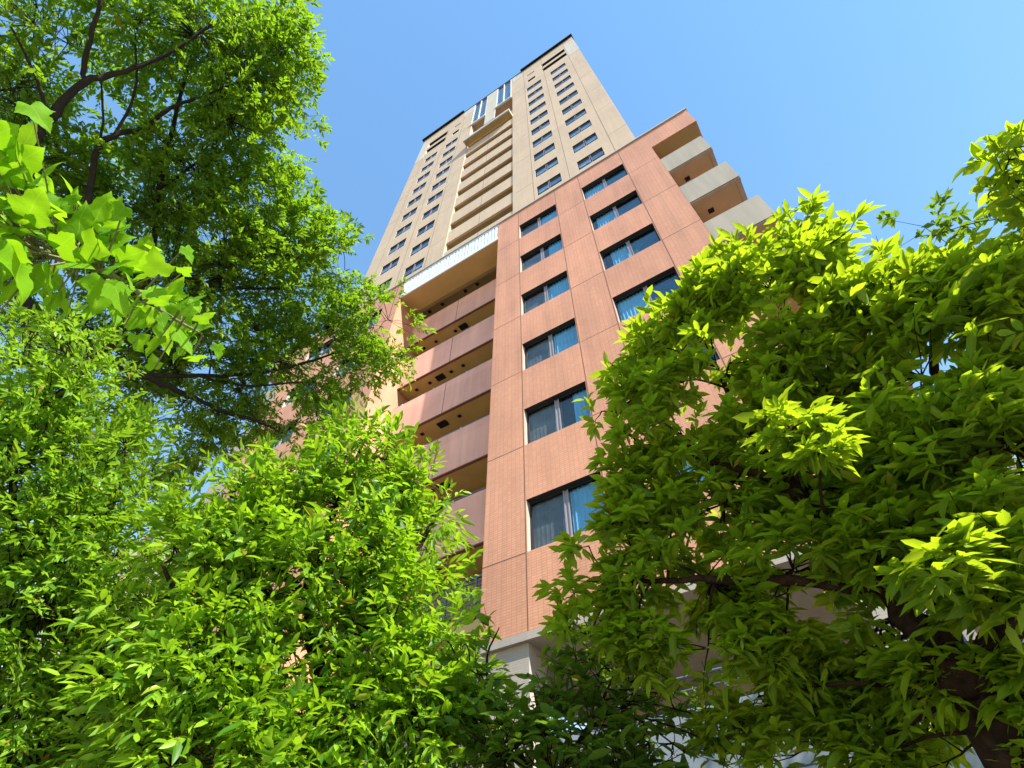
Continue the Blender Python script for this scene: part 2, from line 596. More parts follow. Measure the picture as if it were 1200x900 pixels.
def podium(mirror):
    mx = (lambda x: MIR - x) if mirror else (lambda x: x)
    lo, hi = sorted((mx(PL), mx(PR)))
    holes = []
    for i in range(6):
        z1 = Z1 - FL * i
        for a, b, w_ in ((A0, A1, wA), (B0, B1, wB)):
            x0, x1 = sorted((mx(a), mx(b)))
            holes.append((x0, x1, z1 - H1, z1))
            put(w_[(0, 1, 2, 0, 3, 0, 1)[i if not mirror else 6 - i]], x0, D + REV, z1 - H1)
    mb = MB()
    wall(mb, lo, hi, ZB, ZTOP, D, holes, REV + .12)
    sides(mb, lo, hi, D, D + 12, ZB, ZTOP)
    J = .010
    # sealant joints
    for a in (A0 - .03, A1 + .03, B0 - .03, B1 + .03):
        x = mx(a)
        mb.box(x - J, x + J, D - .003, D + .02, ZB, ZTOP - .1, 1)
    for i in range(6):
        z = Z1 - FL * i - H1 - .01
        for a, b in ((PL, A0 - .045), (A1 + .045, B0 - .045), (B1 + .045, PR)):
            x0, x1 = sorted((mx(a), mx(b)))
            mb.box(x0 + .002, x1 - .002, D - .002, D + .02, z - J, z + J, 1)
    # crowning strip over the corner balconies
    s0, s1 = sorted((mx(PR), mx(3.25)))
    mb.box(s0 + (0 if mirror else .001), s1 - (.001 if mirror else 0), D, D + 4.2, Z1 - .12, ZTOP, 0)
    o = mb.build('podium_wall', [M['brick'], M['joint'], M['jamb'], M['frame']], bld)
    # soffit board of the crowning strip
    sf = MB()
    sf.box(s0 + .05, s1 - .05, D + .06, D + 4.1, Z1 - .145, Z1 - .122)
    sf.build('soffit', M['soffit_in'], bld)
    # coping
    c = MB()
    c0, c1 = sorted((mx(PL), mx(3.30)))
    c.box(c0, c1, D - .06, D + .28, ZTOP + .002, ZTOP + .09)
    e0, e1 = sorted((mx(3.02), mx(3.30)))
    c.box(e0, e1, D + .282, D + 4.2, ZTOP + .002, ZTOP + .09)
    c.build('coping', M['coping'], bld)
    # corner balconies
    for i in range(6):
        zt = 21.78 + E - 3.06 * i
        zb = zt - 1.42
        if zb < ZB:
            break
        m2 = MB()
        b0, b1 = sorted((mx(PR + .004), mx(2.97)))
        m2.box(b0, b1, D + .0, D + .16, zb, zt)
        n0, n1 = sorted((mx(2.81), mx(2.969)))
        m2.box(n0, n1, D + .161, D + 3.9, zb, zt)
        m2.box(b0, b1, D + .035, D + .155, zb - .05, zb - .002)
        p = m2.build('balcony_parapet', [M['greige']], bld)
        sl = MB()
        q0, q1 = sorted((mx(PR + .005), mx(2.80)))
        sl.box(q0, q1, D + .165, D + 3.9, zb - .03, zb + .17)
        sl.build('balcony_slab', M['soffit_c'], p)
        h = MB()
        hx = mx(1.85)
        h.box(hx - .09, hx + .09, D + .52, D + .68, zb - .05, zb - .032)
        h.build('vent_cover', M['dark'], p)
        rl = MB()
        rl.box(b0 + .02, b1 - .02, D + .05, D + .11, zt + .05, zt + .09)
        for k in range(3):
            xx = b0 + .2 + (b1 - b0 - .4) * k / 2
            rl.box(xx - .015, xx + .015, D + .065, D + .095, zt, zt + .05)
        rl.build('handrail', M['dark'], p)
    # back of the corner balconies
    bb = MB()
    r0, r1 = sorted((mx(PR + .001), mx(2.9)))
    bb.box(r0, r1, D + 3.95, D + 11.9, ZB, Z1 - .15)
    bb.build('rear_wall', M['brick'], bld)


podium(False)
podium(True)

# --- terrace, screen and the recessed balconies between the two podium walls
XL, XR = MIR - PL + .003, PL - .003        # -11.866 .. -6.134
sl = MB()
sl.box(XL, XR, D + .05, V - .17, 23.50 + E, 23.62 + E)
sl.box(XL, XR, V - .168, T - .01, 23.66 + E, 23.95 + E, 1)
sl.box(XL, XR, V - .17, V - .02, 23.42 + E, 23.655 + E, 1)
ts = sl.build('terrace_slab', [M['soffit'], M['soffit_in']], bld)
ds = MB()
for ux in (-11.2, -10.4, -9.0, -8.3):
    ds.box(ux - .08, ux + .08, V + .16, V + .32, 23.635 + E, 23.658 + E)
ds.build('soffit_light', M['dark'], ts)
s = MB()
s.box(XL, XR, D + .0, D + .05, 23.50 + E, 23.72 + E)
s.box(XL, XR, D + .0, D + .05, 25.0 + E, ZTOP)
n = 30
for k in range(n):
    x0 = XL + (XR - XL) * k / n
    wd = (XR - XL) / n
    s.box(x0, x0 + wd * (.62 if k % 3 else .8), D + .006, D + .04, 23.72 + E, 25.0 + E)
s.box(XL, XR, D + .042, D + .06, 23.72 + E, 25.0 + E, 1)
so = s.build('terrace_screen', [M['screen'], M['slot']], bld)
c = MB()
c.box(XL, XR, D - .06, D + .2, ZTOP + .002, ZTOP + .09)
c.build('coping', M['coping'], bld)

bw = MB()
bw.box(XL, XR, T - .003, T + .3, 0, 23.94 + E)
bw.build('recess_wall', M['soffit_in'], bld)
hat = [(-9.3,), (-8.6,), (-9.9,), (-8.2,), (-9.0,)]
for i in range(5):
    zt = 22.56 + E - FL * i
    zb = zt - 1.74
    m2 = MB()
    m2.box(XL, XR, V, V + .14, zb, zt)
    m2.box(-9.14 - .013, -9.14 + .013, V - .003, V + .01, zb + .002, zt - .002, 1)
    p = m2.build('balcony_parapet', [M['parapet'], M['joint']], bld)
    sl = MB()
    sl.box(XL, XR, V + .142, T - .005, zb + .02, zb + .22)
    sl.build('balcony_slab', M['soffit'], p)
    lip = MB()
    lip.box(XL, XR, V + .01, V + .1, zb - .035, zb - .002)
    lip.build('drip_edge', M['joint'], p)
    for ux in (-11.2, -10.5, -9.4, -8.8):
        h = MB()
        ux += .1 * ((i * 7) % 3 - 1)
        h.box(ux - .065, ux + .065, V + .42, V + .54, zb - .01, zb + .018)
        h.build('soffit_light', M['dark'], p)
    hx = -9.95 + (.9 if i in (0, 3) else 0) + (.5 if i == 2 else 0)
    h = MB()
    h.box(hx - .20, hx + .20, V + .34, V + .62, zb - .004, zb + .017)
    h.build('soffit_hatch', M['dark'], p)
    r = MB()
    r.box(XL + .02, XR - .02, V + .05, V + .10, zt + .075, zt + .115)
    for k in range(4):
        xx = XL + .5 + (XR - XL - 1.0) * k / 3
        r.box(xx - .018, xx + .018, V + .035, V + .06, zt - .0, zt + .112, 1)
    r.build('handrail', [M['rail'], M['white']], p)
# lowest: metal railing and slab edge
r = MB()
zt = 7.48 + E
r.box(XL, XR, V, V + .05, zt - .05, zt)
for k in range(9):
    zz = zt - .14 - k * .11
    r.box(XL, XR, V + .012, V + .035, zz - .02, zz + .02)
for k in range(7):
    xx = XL + .15 + (XR - XL - .3) * k / 6
    r.box(xx - .025, xx + .025, V + .002, V + .048, zt - 1.1, zt - .05)
r.build('balcony_railing', M['rail'], bld)
sl = MB()
sl.box(XL, XR, V, T - .005, 6.1 + E, 6.35 + E)
sl.build('balcony_slab', M['soffit'], bld)
lw = MB()
lw.box(XL, XR, V + .3, V + .5, 0, 6.09 + E)
lw.build('lower_wall', M['concrete'], bld)

# --- ground floor below the brick
for mir in (0, 1):
    q = (lambda x: MIR - x) if mir else (lambda x: x)
    a, b = sorted((q(PL + .02), q(PR + 1.5)))
    gf = MB()
    gf.box(a, b, D - .03, D + 4, ZB - .16, ZB - .004)
    gf.build('slab_edge', M['concrete'], bld)
for mir in (0, 1):
    q = (lambda x: MIR - x) if mir else (lambda x: x)
    for xa, xb in ((PL + .05, -5.06), (.3, 1.3)):
        a, b = sorted((q(xa), q(xb)))
        m2 = MB()
        m2.box(a, b, D + .06, D + .7, 0, ZB - .165)
        m2.build('column', M['concrete'], bld)
    m2 = MB()
    a, b = sorted((q(-5.0), q(3.3)))
    m2.box(a, b, D + 3.6, D + 3.8, 0, ZB - .17)
    m2.build('ground_floor_wall', M['cream'], bld)
m2 = MB()
m2.box(-4.55, 3.9, D - .55, D - .4, 0, 2.95 + E)
m2.build('terrace_wall', M['stone'], bld)
r = MB()
zt = 2.95 + E
r.box(-4.55, 3.9, D - .54, D - .41, zt + .002, zt + .05, 1)
r.tube([(-4.5, D - .475, zt + .42), (3.9, D - .475, zt + .42)], .025, 8, 0)
r.tube([(-4.5, D - .475, zt + .25), (3.9, D - .475, zt + .25)], .016, 8, 0)
for k in range(7):
    xx = -4.45 + k * 1.38
    r.box(xx - .02, xx + .02, D - .495, D - .455, zt + .05, zt + .42)
r.build('terrace_railing', [M['rail'], M['dark']], bld)

# ------------------------------------------------------------------ tower
BL, BR = -12.15, -6.82
cols = [(-2.22, -.54), (-5.05, -3.37)]
cols += [(TL + TR - b, TL + TR - a) for a, b in cols]
holes = []
for a, b in cols:
    for i in range(10):
        z1 = ZT - PT * i
        holes.append((a, b, z1 - HT, z1, REV + .12))
        put(wT[int(rng.integers(0, 4))], a, T + .065, z1 - HT)
for a, b in ((-4.85, -3.90), (TL + TR + 3.90, TL + TR + 4.85)):
    holes.append((a, b, 67.6 + E - .95, 67.6 + E, REV + .12))
    put(wS, a, T + REV, 67.6 + E - .95)
    holes.append((a, b, 70.6 + E - .55, 70.6 + E, .10))
louv = [(-2.96, -.03), (TL + TR + .03, TL + TR + 2.96)]
for a, b in louv:
    holes.append((a, b, 69.35 + E, 71.0 + E, .5))
    holes.append((a, b, 66.75 + E, 68.3 + E, .5))
# the central bay: balconies, canopy, glazing
holes.append((BL, BR, 31.0 + E, 65.2 + E, 1.5))
gl = [(-12.32, -10.35), (-9.0, -6.98)]
for a, b in gl:
    holes.append((a, b, 65.3 + E, 74.9 + E, .3))
mb = MB()
wall(mb, TL, TR, 24.2 + E, TZ, T, holes, .3)
sides(mb, TL, TR, T, T + 15, 24.2 + E, TZ)
J = .016
for x in (-5.28, -2.85, .06, TL + TR + 5.28, TL + TR + 2.85, TL + TR - .06):
    mb.box(x - J, x + J, T - .003, T + .02, 25.2 + E, (74.9 if x not in (.06, TL + TR - .06) else 65.4) + E, 1)
for k in range(7):
    z = 29.6 + E + 5.98 * k
    for a, b in ((.08, TR - .002), (TL + .002, TL + TR - .08)):
        mb.box(a, b, T - .002, T + .02, z - J, z + J, 1)
    for a, b in ((BR + .25, -5.30), (TL + TR + 5.30, BL - .25)):
        mb.box(a, b, T - .002, T + .02, z - J, z + J, 1)
for a, b in ((BR + .02, -3.0), (TL + TR + 3.0, BL - .02)):
    mb.box(a, b, T - .0025, T + .02, 65.4 + E - J, 65.4 + E + J, 1)
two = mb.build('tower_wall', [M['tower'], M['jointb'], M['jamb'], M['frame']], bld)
# pale corner panels at the top
for a, b in ((.08, TR + .02), (TL - .02, TL + TR - .08)):
    m2 = MB()
    m2.box(a, b, T - .012, T + 3.0, 65.45 + E, 72.9 + E)
    m2.build('corner_panel', M['pale'], bld)
# louvres in the plant-room slots
for a, b in louv:
    for z0, z1 in ((66.75, 68.3), (69.35, 71.0)):
        m2 = MB()
        for k in range(8):
            zz = z0 + E + .1 + (z1 - z0 - .15) * k / 7
            m2.box(a + .01, b - .01, T + .22, T + .34, zz - .05, zz + .02)
        m2.box(a + .005, b - .005, T + .40, T + .44, z0 + E + .01, z1 + E - .01)
        m2.build('louvre', M['louvre'], bld)
# cornice slabs at the roof edge
for a, b in ((-5.56, TR + .12), (TL - .25, -13.93)):
    m2 = MB()
    m2.box(a, b, T - .26, T + 15.1, TZ + .002, TZ + .35)
    m2.build('roof_cornice', M['dark'], bld)
m2 = MB()
m2.box(-13.928, -5.562, T - .05, T + 14, TZ + .002, TZ + .22)
m2.build('roof_edge', M['dark'], bld)
m2 = MB()
m2.box(-13.9, BL - .19, T - .012, T + .05, 72.2 + E, TZ - .02)
m2.box(BR + .02, -5.6, T - .012, T + .05, 72.2 + E, TZ - .02)
m2.box(-10.33, -9.02, T - .014, T + .05, 61.0 + E, TZ - .02)
m2.build('pale_pier', M['pale'], bld)
# glazing under the roof
for a, b in gl:
    f = MB()
    for x in (a + .05, (a + b) / 2, b - .05):
        f.box(x - .055, x + .055, T - .02, T + .06, 65.3 + E, 74.9 + E)
    for k in range(11):
        zz = 65.36 + E + k * .948
        f.box(a, b, T + .025, T + .055, zz - .03, zz + .03, 1)
    f.box(a - .06, b + .04, T - .10, T + .08, 64.95 + E, 65.29 + E)
    fo = f.build('roof_glazing', [M['white'], M['rail']], bld)
    for x0, x1 in ((a + .105, (a + b) / 2 - .055), ((a + b) / 2 + .055, b - .105)):
        p = MB()
        p.box(x0, x1, T + .062, T + .07, 65.3 + E, 74.9 + E)
        p.build('pane', M['glass_t'], fo)
    p = MB()
    p.box(a + .01, b - .01, T + .2, T + .22, 65.31 + E, 74.89 + E)
    p.build('blind', M['curtain'], fo)
# balconies of the central bay
for i in range(10):
    ztop = 33.08 + E + PT * i                      # parapet top
    zbot = ztop - 1.9
    if i > 8:
        break
    m2 = MB()
    m2.box(BL + .002, BR - .002, T + .05, T + .2, zbot, ztop)
    m2.box((BL + BR) / 2 - .012, (BL + BR) / 2 + .012, T + .046, T + .07, zbot + .01, ztop - .01, 1)
    p = m2.build('balcony_parapet', [M['tower'], M['jointb']], bld)
    slb = MB()
    slb.box(BL + .003, BR - .003, T + .202, T + 1.49, zbot + .03, zbot + .22)
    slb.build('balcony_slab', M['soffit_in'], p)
# canopy with its end brackets
m2 = MB()
m2.box(BL - .02, BR + .0, T - .66, T - .56, 56.55 + E, 57.15 + E)
m2.box(BL - .02, BR + .0, T - .558, T + .0, 56.85 + E, 57.05 + E, 1)
m2.box(BR - .12, BR + .0, T - .557, T - .002, 56.56 + E, 56.848 + E)
m2.box(BL - .02, BL + .1, T - .557, T - .002, 56.56 + E, 56.848 + E)
m2.build('canopy', [M['coping'], M['soffit']], bld)

# ------------------------------------------------------------------ neighbouring low annex
an = empty('annex_building', (-24.5, 12, 0), 'low cream rendered annex at the far left, its flat roof half hidden by leaves', 'building')
m2 = MB()
m2.box(-5.2, 2.9, -3.2, 5, 0, 14.6 + E)
ao = m2.build('wall', M['cream'], an)
m2 = MB()
m2.box(-5.3, 2.98, -3.3, 5.1, 14.6 + E, 14.85 + E)
m2.build('roof_edge', M['coping'], an)


# ================================================================== trees
def nrm(a):
    return a / (np.linalg.norm(a, axis=-1, keepdims=True) + 1e-9)


# leaf templates: x along the leaf, y across, z up
LEAF6 = (np.array([(0, 0, 0), (.30, .42, .07), (.30, -.42, .07), (.66, .38, .04), (.66, -.38, .04), (1, 0, -.10), (.33, 0, -.0), (.68, 0, -.035)]),
         [(0, 6, 1), (0, 2, 6), (1, 6, 7, 3), (6, 2, 4, 7), (3, 7, 5), (7, 4, 5)])
LEAF2 = (np.array([(0, 0, 0), (.45, .5, .06), (.45, -.5, .06), (1, 0, -.08)]), [(0, 3, 1), (0, 2, 3)])
_lob = np.array([(0, 0), (-.05, .10), (-.10, .24), (-.07, .36), (.02, .42), (.08, .50), (.16, .53), (.25, .64), (.27, .52), (.34, .45), (.38, .34), (.46, .30), (.53, .33), (.60, .31), (.66, .30), (.71, .22), (.80, .17), (.87, .10), (1.0, 0)])
_o = []
for _i in range(len(_lob) - 1):
    _a, _b, _c, _d = _lob[max(_i - 1, 0)], _lob[_i], _lob[_i + 1], _lob[min(_i + 2, len(_lob) - 1)]
    for _t in (0, .5):
        _o.append(.5 * (2 * _b + (_c - _a) * _t + (2 * _a - 5 * _b + 4 * _c - _d) * _t ** 2 + (3 * _b - _a - 3 * _c + _d) * _t ** 3))
_o.append(_lob[-1])


def _lz(x, y):
    return .16 * abs(y) - .30 * y * y - .13 * x * x + .03 * sin(9 * x + 7 * abs(y))


_lv, _lf = [], []
for _sg in (1, -1):
    for _q in _o:
        _mx = min(max(_q[0] * .9 + .03, 0), 1)
        for _f in (0, .5, 1):
            _x, _yv = _mx + (_q[0] - _mx) * _f, _q[1] * _f * _sg
            _lv.append((_x, _yv, _lz(_x, _yv)))
    _n0 = 0 if _sg == 1 else len(_o) * 3
    for _i in range(len(_o) - 1):
        for _k in (0, 1):
            _e = _n0 + _i * 3 + _k
            _lf.append((_e, _e + 3, _e + 4, _e + 1) if _sg == 1 else (_e, _e + 1, _e + 4, _e + 3))
# weld the two halves along the midrib so a leaf is one island
_h = len(_o) * 3
_lf = [tuple((v - _h) if (v >= _h and (v - _h) % 3 == 0) else v for v in f) for f in _lf]
LOBED = (np.array(_lv), _lf)


def leaf_mesh(name, tmpl, pos, X, Nn, L, W, material, parent):
    tv, tf = tmpl
    n, k = len(pos), len(tv)
    X = nrm(X)
    Y = nrm(np.cross(Nn, X))
    Z = np.cross(X, Y)
    curl = rng.normal(1, .45, n)[:, None, None]
    v = (pos[:, None, :] + X[:, None, :] * tv[None, :, 0, None] * L[:, None, None]
         + Y[:, None, :] * tv[None, :, 1, None] * W[:, None, None]
         + Z[:, None, :] * tv[None, :, 2, None] * L[:, None, None] * curl)
    v = v.reshape(-1, 3).astype(np.float32)
    sizes = np.array([len(f) for f in tf])
    flat = np.concatenate([np.array(f) for f in tf])
    loops = (flat[None, :] + (np.arange(n) * k)[:, None]).ravel().astype(np.int32)
    tot = np.tile(sizes, n)
    start = np.concatenate([[0], np.cumsum(tot)[:-1]]).astype(np.int32)
    me = bpy.data.meshes.new(name)
    me.vertices.add(len(v))
    me.vertices.foreach_set('co', v.ravel())
    me.loops.add(len(loops))
    me.loops.foreach_set('vertex_index', loops)
    me.polygons.add(len(tot))
    me.polygons.foreach_set('loop_start', start)
    me.polygons.foreach_set('use_smooth', np.ones(len(tot), bool))
    uvl = me.uv_layers.new(name='leaf')
    tuv = tv[:, :2][flat]
    uvl.data.foreach_set('uv', np.tile(tuv, (n, 1)).astype(np.float32).ravel())
    me.materials.append(material)
    me.update(calc_edges=True)
    me.validate()
    o = bpy.data.objects.new(name, me)
    COL.objects.link(o)
    o.parent = parent
    return o


def rand_unit(n):
    return nrm(rng.normal(size=(n, 3)))


def spline(pts, sub=5):
    pts = [np.array(p, float) for p in pts]
    out = []
    for i in range(len(pts) - 1):
        p0, p1, p2, p3 = pts[max(i - 1, 0)], pts[i], pts[i + 1], pts[min(i + 2, len(pts) - 1)]
        for t in np.linspace(0, 1, sub, endpoint=False):
            out.append(.5 * (2 * p1 + (p2 - p0) * t + (2 * p0 - 5 * p1 + 4 * p2 - p3) * t * t + (3 * p1 - p0 - 3 * p2 + p3) * t ** 3))
    out.append(pts[-1])
    return out


def tree(name, label, cat, base, limbs, blobs, bark, leafm, style, L, W, per, dens, twig=.3, tmpl=LEAF6, shell=2.2, squash=.8, up=.5, group=None, twigfrac=.5, flat=.8, wob=.35, holes=None, hs_=.3):
    """limbs: [(points, radii)], blobs: [(px, py, dist, radius_px)] = crown clumps at their surveyed places"""
    base = np.array(base, float)
    root = empty(name, base, label, cat, group)
    tb = MB()
    nodes = []
    for pts, rad in limbs:
        sp = spline(pts)
        rr = np.interp(np.linspace(0, 1, len(sp)), np.linspace(0, 1, len(rad)), rad)
        rr = rr * (1 + rng.normal(0, .05, len(rr)))
        sp = [q + rng.normal(0, .25, 3) * r_ for q, r_ in zip(sp, rr)]
        tb.tube([q - base for q in sp], rr, 10)
        nodes += list(zip(sp, rr))
    tb.build('trunk', bark, root, smooth=True)
    npos = np.array([q for q, _ in nodes])
    br = MB()
    C_, T_ = [], []
    for px, py, d, rp in blobs:
        c = P(px, py, d)
        R = rp * d / F_PX
        n = max(1, int(dens * (rp / 40.) ** 2))
        u = rand_unit(n)
        q = c + u * (R * rng.random(n) ** (1 / shell))[:, None] * np.array([1, 1, squash])
        q += rng.normal(0, .12 * R, (n, 3))
        q[:, 2] = np.maximum(q[:, 2], .25)
        if holes:
            keep = [noise.noise(Vector(v_ / hs_)) > holes for v_ in q]
            q = q[np.array(keep, bool)]
            n = len(q)
        # secondary branch from the nearest limb to the clump
        k = np.argmin(np.linalg.norm(npos - c, axis=1) + .6 * np.maximum(0, npos[:, 2] - c[2]))
        a, ra = nodes[k]
        mid = (a + c) / 2 + np.array([0, 0, .12]) * np.linalg.norm(c - a) + rng.normal(0, .07, 3) * np.linalg.norm(c - a)
        sp = spline([a, mid, c], 4)
        r0 = min(ra * .6, .008 + .009 * np.linalg.norm(c - a))
        br.tube([s_ - base for s_ in sp], np.linspace(r0, .005, len(sp)), 5, cap=False)
        spn = np.array(sp[3:])
        for j in range(n):
            kk = np.argmin(np.linalg.norm(spn - q[j], axis=1))
            s0 = spn[kk]
            t = q[j] - s0
            ln = np.linalg.norm(t) + 1e-6
            td = t / ln + np.array([0, 0, up]) * rng.random() + rng.normal(0, wob, 3)
            td = td / np.linalg.norm(td)
            C_.append(q[j])
            T_.append(td)
            if rng.random() < twigfrac:
                m_ = (s0 + q[j]) / 2 + rng.normal(0, .08, 3) * ln
                br.tube([s0 - base, m_ - base, q[j] - base], [.006, .0045, .003], 3, cap=False)
                br.tube([q[j] - base, q[j] + td * twig - base], [.003, .0015], 3, cap=False)
    br.build('branch', bark, root, smooth=True)
    C_, T_ = np.array(C_), np.array(T_)
    n = len(C_)
    idx = np.repeat(np.arange(n), per)
    m = len(idx)
    c, t = C_[idx], T_[idx]
    # frame round each twig, its flat side facing up
    upv = np.array([0, 0, 1.0])
    side = nrm(np.cross(t, upv + rng.normal(0, .35, (n, 3))[idx]))
    nor = np.cross(side, t)
    kk = np.tile(np.arange(per), n)
    if style == 'spray':
        s_ = (kk + rng.random(m)) / per
        sg = np.where(kk % 2 == 0, 1.0, -1.0)
        pos = c + t * (s_ * twig)[:, None] - np.array([0, 0, .12 * twig]) * (s_ ** 2)[:, None]
        an = np.radians(rng.normal(52, 14, m)) * (1 - .5 * s_)
        X = t * np.cos(an)[:, None] + side * (np.sin(an) * sg)[:, None] + rng.normal(0, .22, (m, 3)) - np.array([0, 0, .22])
        Nn = nor * flat + upv * .3 + rng.normal(0, .42, (m, 3))
    else:
        ph = 2 * math.pi * (kk * .381966) + rng.random(n)[idx] * 6.28
        th = t * np.array([1, 1, .35])                      # leaves spread in layers, mostly flat side up
        fx = nrm(np.cross(upv, th) + 1e-4)
        fy = nrm(np.cross(fx, upv) * 1.0)
        rad = fx * np.cos(ph)[:, None] + fy * np.sin(ph)[:, None]
        s_ = rng.random(m)
        pos = c + t * (s_ * twig * .7)[:, None]
        X = rad + nrm(th) * .75 + upv * (rng.normal(-.12, .30, m))[:, None]
        Nn = upv * 1.0 + rng.normal(0, .36, (m, 3)) + t * .15
    size = np.clip(rng.normal(1, .26, m), .35, 1.6) * rng.uniform(.8, 1.15, n)[idx]
    leaf_mesh('crown', tmpl, pos - base, X, Nn, L * size, W * size * rng.uniform(.85, 1.15, m), leafm, root)
    print(name, m, 'leaves')
    return root


def gb(px, py, d):
    """ground point below a surveyed place"""
    q = P(px, py, d)
    return np.array([q[0], q[1], 0.0])


def B(spec, d):
    return [(x, y, d + dd, r) for x, y, r, dd in spec]


# --- zelkova, upper left
zb_ = gb(70, 520, 10.0)
limbs = [
    ([zb_, P(40, 640, 9.6), P(60, 520, 9.6), P(100, 420, 9.7)], [0.177, 0.136, 0.116, 0.088]),
    ([P(100, 420, 9.7), P(150, 384, 9.7), P(178, 300, 9.9), P(187, 222, 10), P(205, 140, 10.2), P(225, 60, 10.4)], [0.075, 0.061, 0.048, 0.041, 0.031, 0.014]),
    ([P(60, 520, 9.6), P(20, 300, 9.4), P(40, 170, 9.3), P(57, 140, 9.3), P(98, 97, 9.3), P(147, 83, 9.4), P(197, 63, 9.5), P(262, 18, 9.7)], [0.088, 0.075, 0.058, 0.054, 0.044, 0.031, 0.024, 0.014]),
    ([P(98, 97, 9.3), P(101, 62, 9.3), P(122, -10, 9.4)], [0.034, 0.031, 0.020]),
    ([P(57, 140, 9.3), P(42, 90, 9.2), P(12, 30, 9.2)], [0.024, 0.019, 0.010]),
    ([P(98, 300, 9.4), P(112, 185, 9.5), P(133, 160, 9.5), P(167, 150, 9.6), P(200, 127, 9.7), P(230, 115, 9.8), P(285, 95, 9.9)], [0.041, 0.037, 0.037, 0.034, 0.027, 0.020, 0.008]),
    ([P(115, 180, 9.5), P(121, 135, 9.5), P(117, 85, 9.6)], [0.019, 0.015, 0.008]),
    ([P(133, 160, 9.5), P(158, 110, 9.6), P(158, 40, 9.7)], [0.020, 0.017, 0.008]),
    ([P(178, 300, 9.9), P(230, 330, 9.9), P(300, 338, 10), P(365, 334, 10.2), P(410, 315, 10.4)], [0.037, 0.034, 0.027, 0.020, 0.008]),
    ([P(300, 338, 10), P(320, 305, 10.1), P(335, 270, 10.2)], [0.017, 0.014, 0.007]),
    ([P(100, 420, 9.7), P(165, 440, 9.7), P(207, 457, 9.8), P(257, 480, 9.9), P(300, 493, 10), P(332, 508, 10.1)], [0.061, 0.051, 0.044, 0.034, 0.027, 0.010]),
    ([P(165, 440, 9.7), P(230, 440, 9.8), P(307, 437, 10), P(383, 417, 10.3), P(440, 395, 10.6)], [0.041, 0.034, 0.027, 0.020, 0.008]),
    ([P(230, 440, 9.8), P(290, 452, 10), P(350, 448, 10.2), P(385, 450, 10.3)], [0.024, 0.020, 0.014, 0.007]),
    ([P(187, 222, 10), P(250, 180, 10.2), P(310, 170, 10.4)], [0.027, 0.020, 0.008]),
]
zs = [(40, 30, 60, 0), (-30, 100, 70, 0), (20, 90, 45, .2), (150, 15, 60, .2), (225, 40, 70, 0), (205, 95, 40, .3), (290, 80, 60, .2), (325, 60, 42, .3),
      (335, 125, 38, .2), (300, 20, 45, 0), (265, 140, 65, -.2), (200, 170, 55, .2), (250, 215, 75, 0), (300, 240, 45, .3), (190, 250, 75, .2), (330, 240, 42, .2),
      (320, 290, 55, 0), (365, 290, 42, .3), (395, 285, 32, .2), (400, 330, 36, .3), (260, 310, 70, -.2), (200, 340, 75, .2), (130, 250, 65, .4), (70, 210, 55, .5),
      (20, 200, 60, .3), (60, 290, 60, .6), (120, 330, 60, .6), (340, 350, 45, .2), (385, 385, 42, .3), (430, 370, 40, .4), (455, 375, 34, .5), (450, 415, 32, .5), (415, 435, 40, .4), (300, 390, 52, .1),
      (240, 400, 60, .3), (330, 425, 48, .2), (370, 450, 42, .3), (280, 455, 42, .2), (200, 420, 55, .4), (150, 420, 50, .6), (200, 490, 50, .4), (250, 505, 42, .3), (300, 490, 34, .2),
      (180, 540, 42, .5), (220, 540, 34, .4), (330, 490, 30, .3), (370, 485, 28, .4), (100, 380, 50, .7), (425, 395, 40, .5), (20, 380, 60, .8)]
tree('zelkova_tree', 'tall dark green tree with fine leaves, its arching branches filling the upper left sky', 'tree', zb_, limbs, B(zs, 10.0), M['bark_d'], M['lf_zelk'],
     'spray', .092, .038, 10, 175, twig=.21, tmpl=LEAF2, squash=.75, up=.1, twigfrac=.3, flat=.9, holes=-.06, hs_=.62)

# --- fine-leaved tree along the left edge
fb = gb(60, 860, 6.2)
limbs = [
    ([fb, P(70, 850, 6.2), P(62, 700, 6.3), P(70, 560, 6.5), P(90, 450, 6.8)], [.11, .085, .07, .05, .02]),
    ([P(62, 700, 6.3), P(120, 620, 6.2), P(145, 550, 6.3)], [.05, .035, .012]),
    ([P(70, 850, 6.2), P(20, 720, 6.1), P(15, 600, 6.2), P(20, 480, 6.4)], [.05, .045, .03, .012]),
    ([P(70, 850, 6.2), P(120, 800, 6), P(160, 720, 6)], [.05, .035, .012]),
]
fs = [(25, 425, 45, .4), (80, 420, 40, .5), (55, 470, 50, .2), (110, 480, 42, .3), (145, 520, 32, .3), (100, 540, 50, 0), (30, 540, 60, 0), (150, 570, 34, .2), (140, 620, 45, 0), (80, 620, 60, -.2),
      (20, 640, 60, -.2), (165, 660, 34, .2), (120, 690, 60, -.2), (50, 720, 65, -.3), (-20, 720, 60, 0), (170, 730, 45, .1), (110, 780, 60, -.3), (30, 810, 65, -.4), (160, 800, 55, 0), (80, 870, 65, -.4),
      (10, 900, 60, -.4), (150, 880, 60, -.2), (-30, 560, 60, 0), (60, 960, 60, -.3), (-30, 850, 60, -.2), (10, 480, 45, .3)]
tree('slender_leaved_tree', 'light green tree with small slender leaves along the left edge, below the plane branch', 'tree', fb, limbs, B(fs, 6.3), M['bark'], M['lf_fine'],
     'spray', .085, .032, 11, 110, twig=.26, tmpl=LEAF2, squash=.85, up=.3, twigfrac=.3, flat=.75, holes=-.12, hs_=.34, wob=.55)

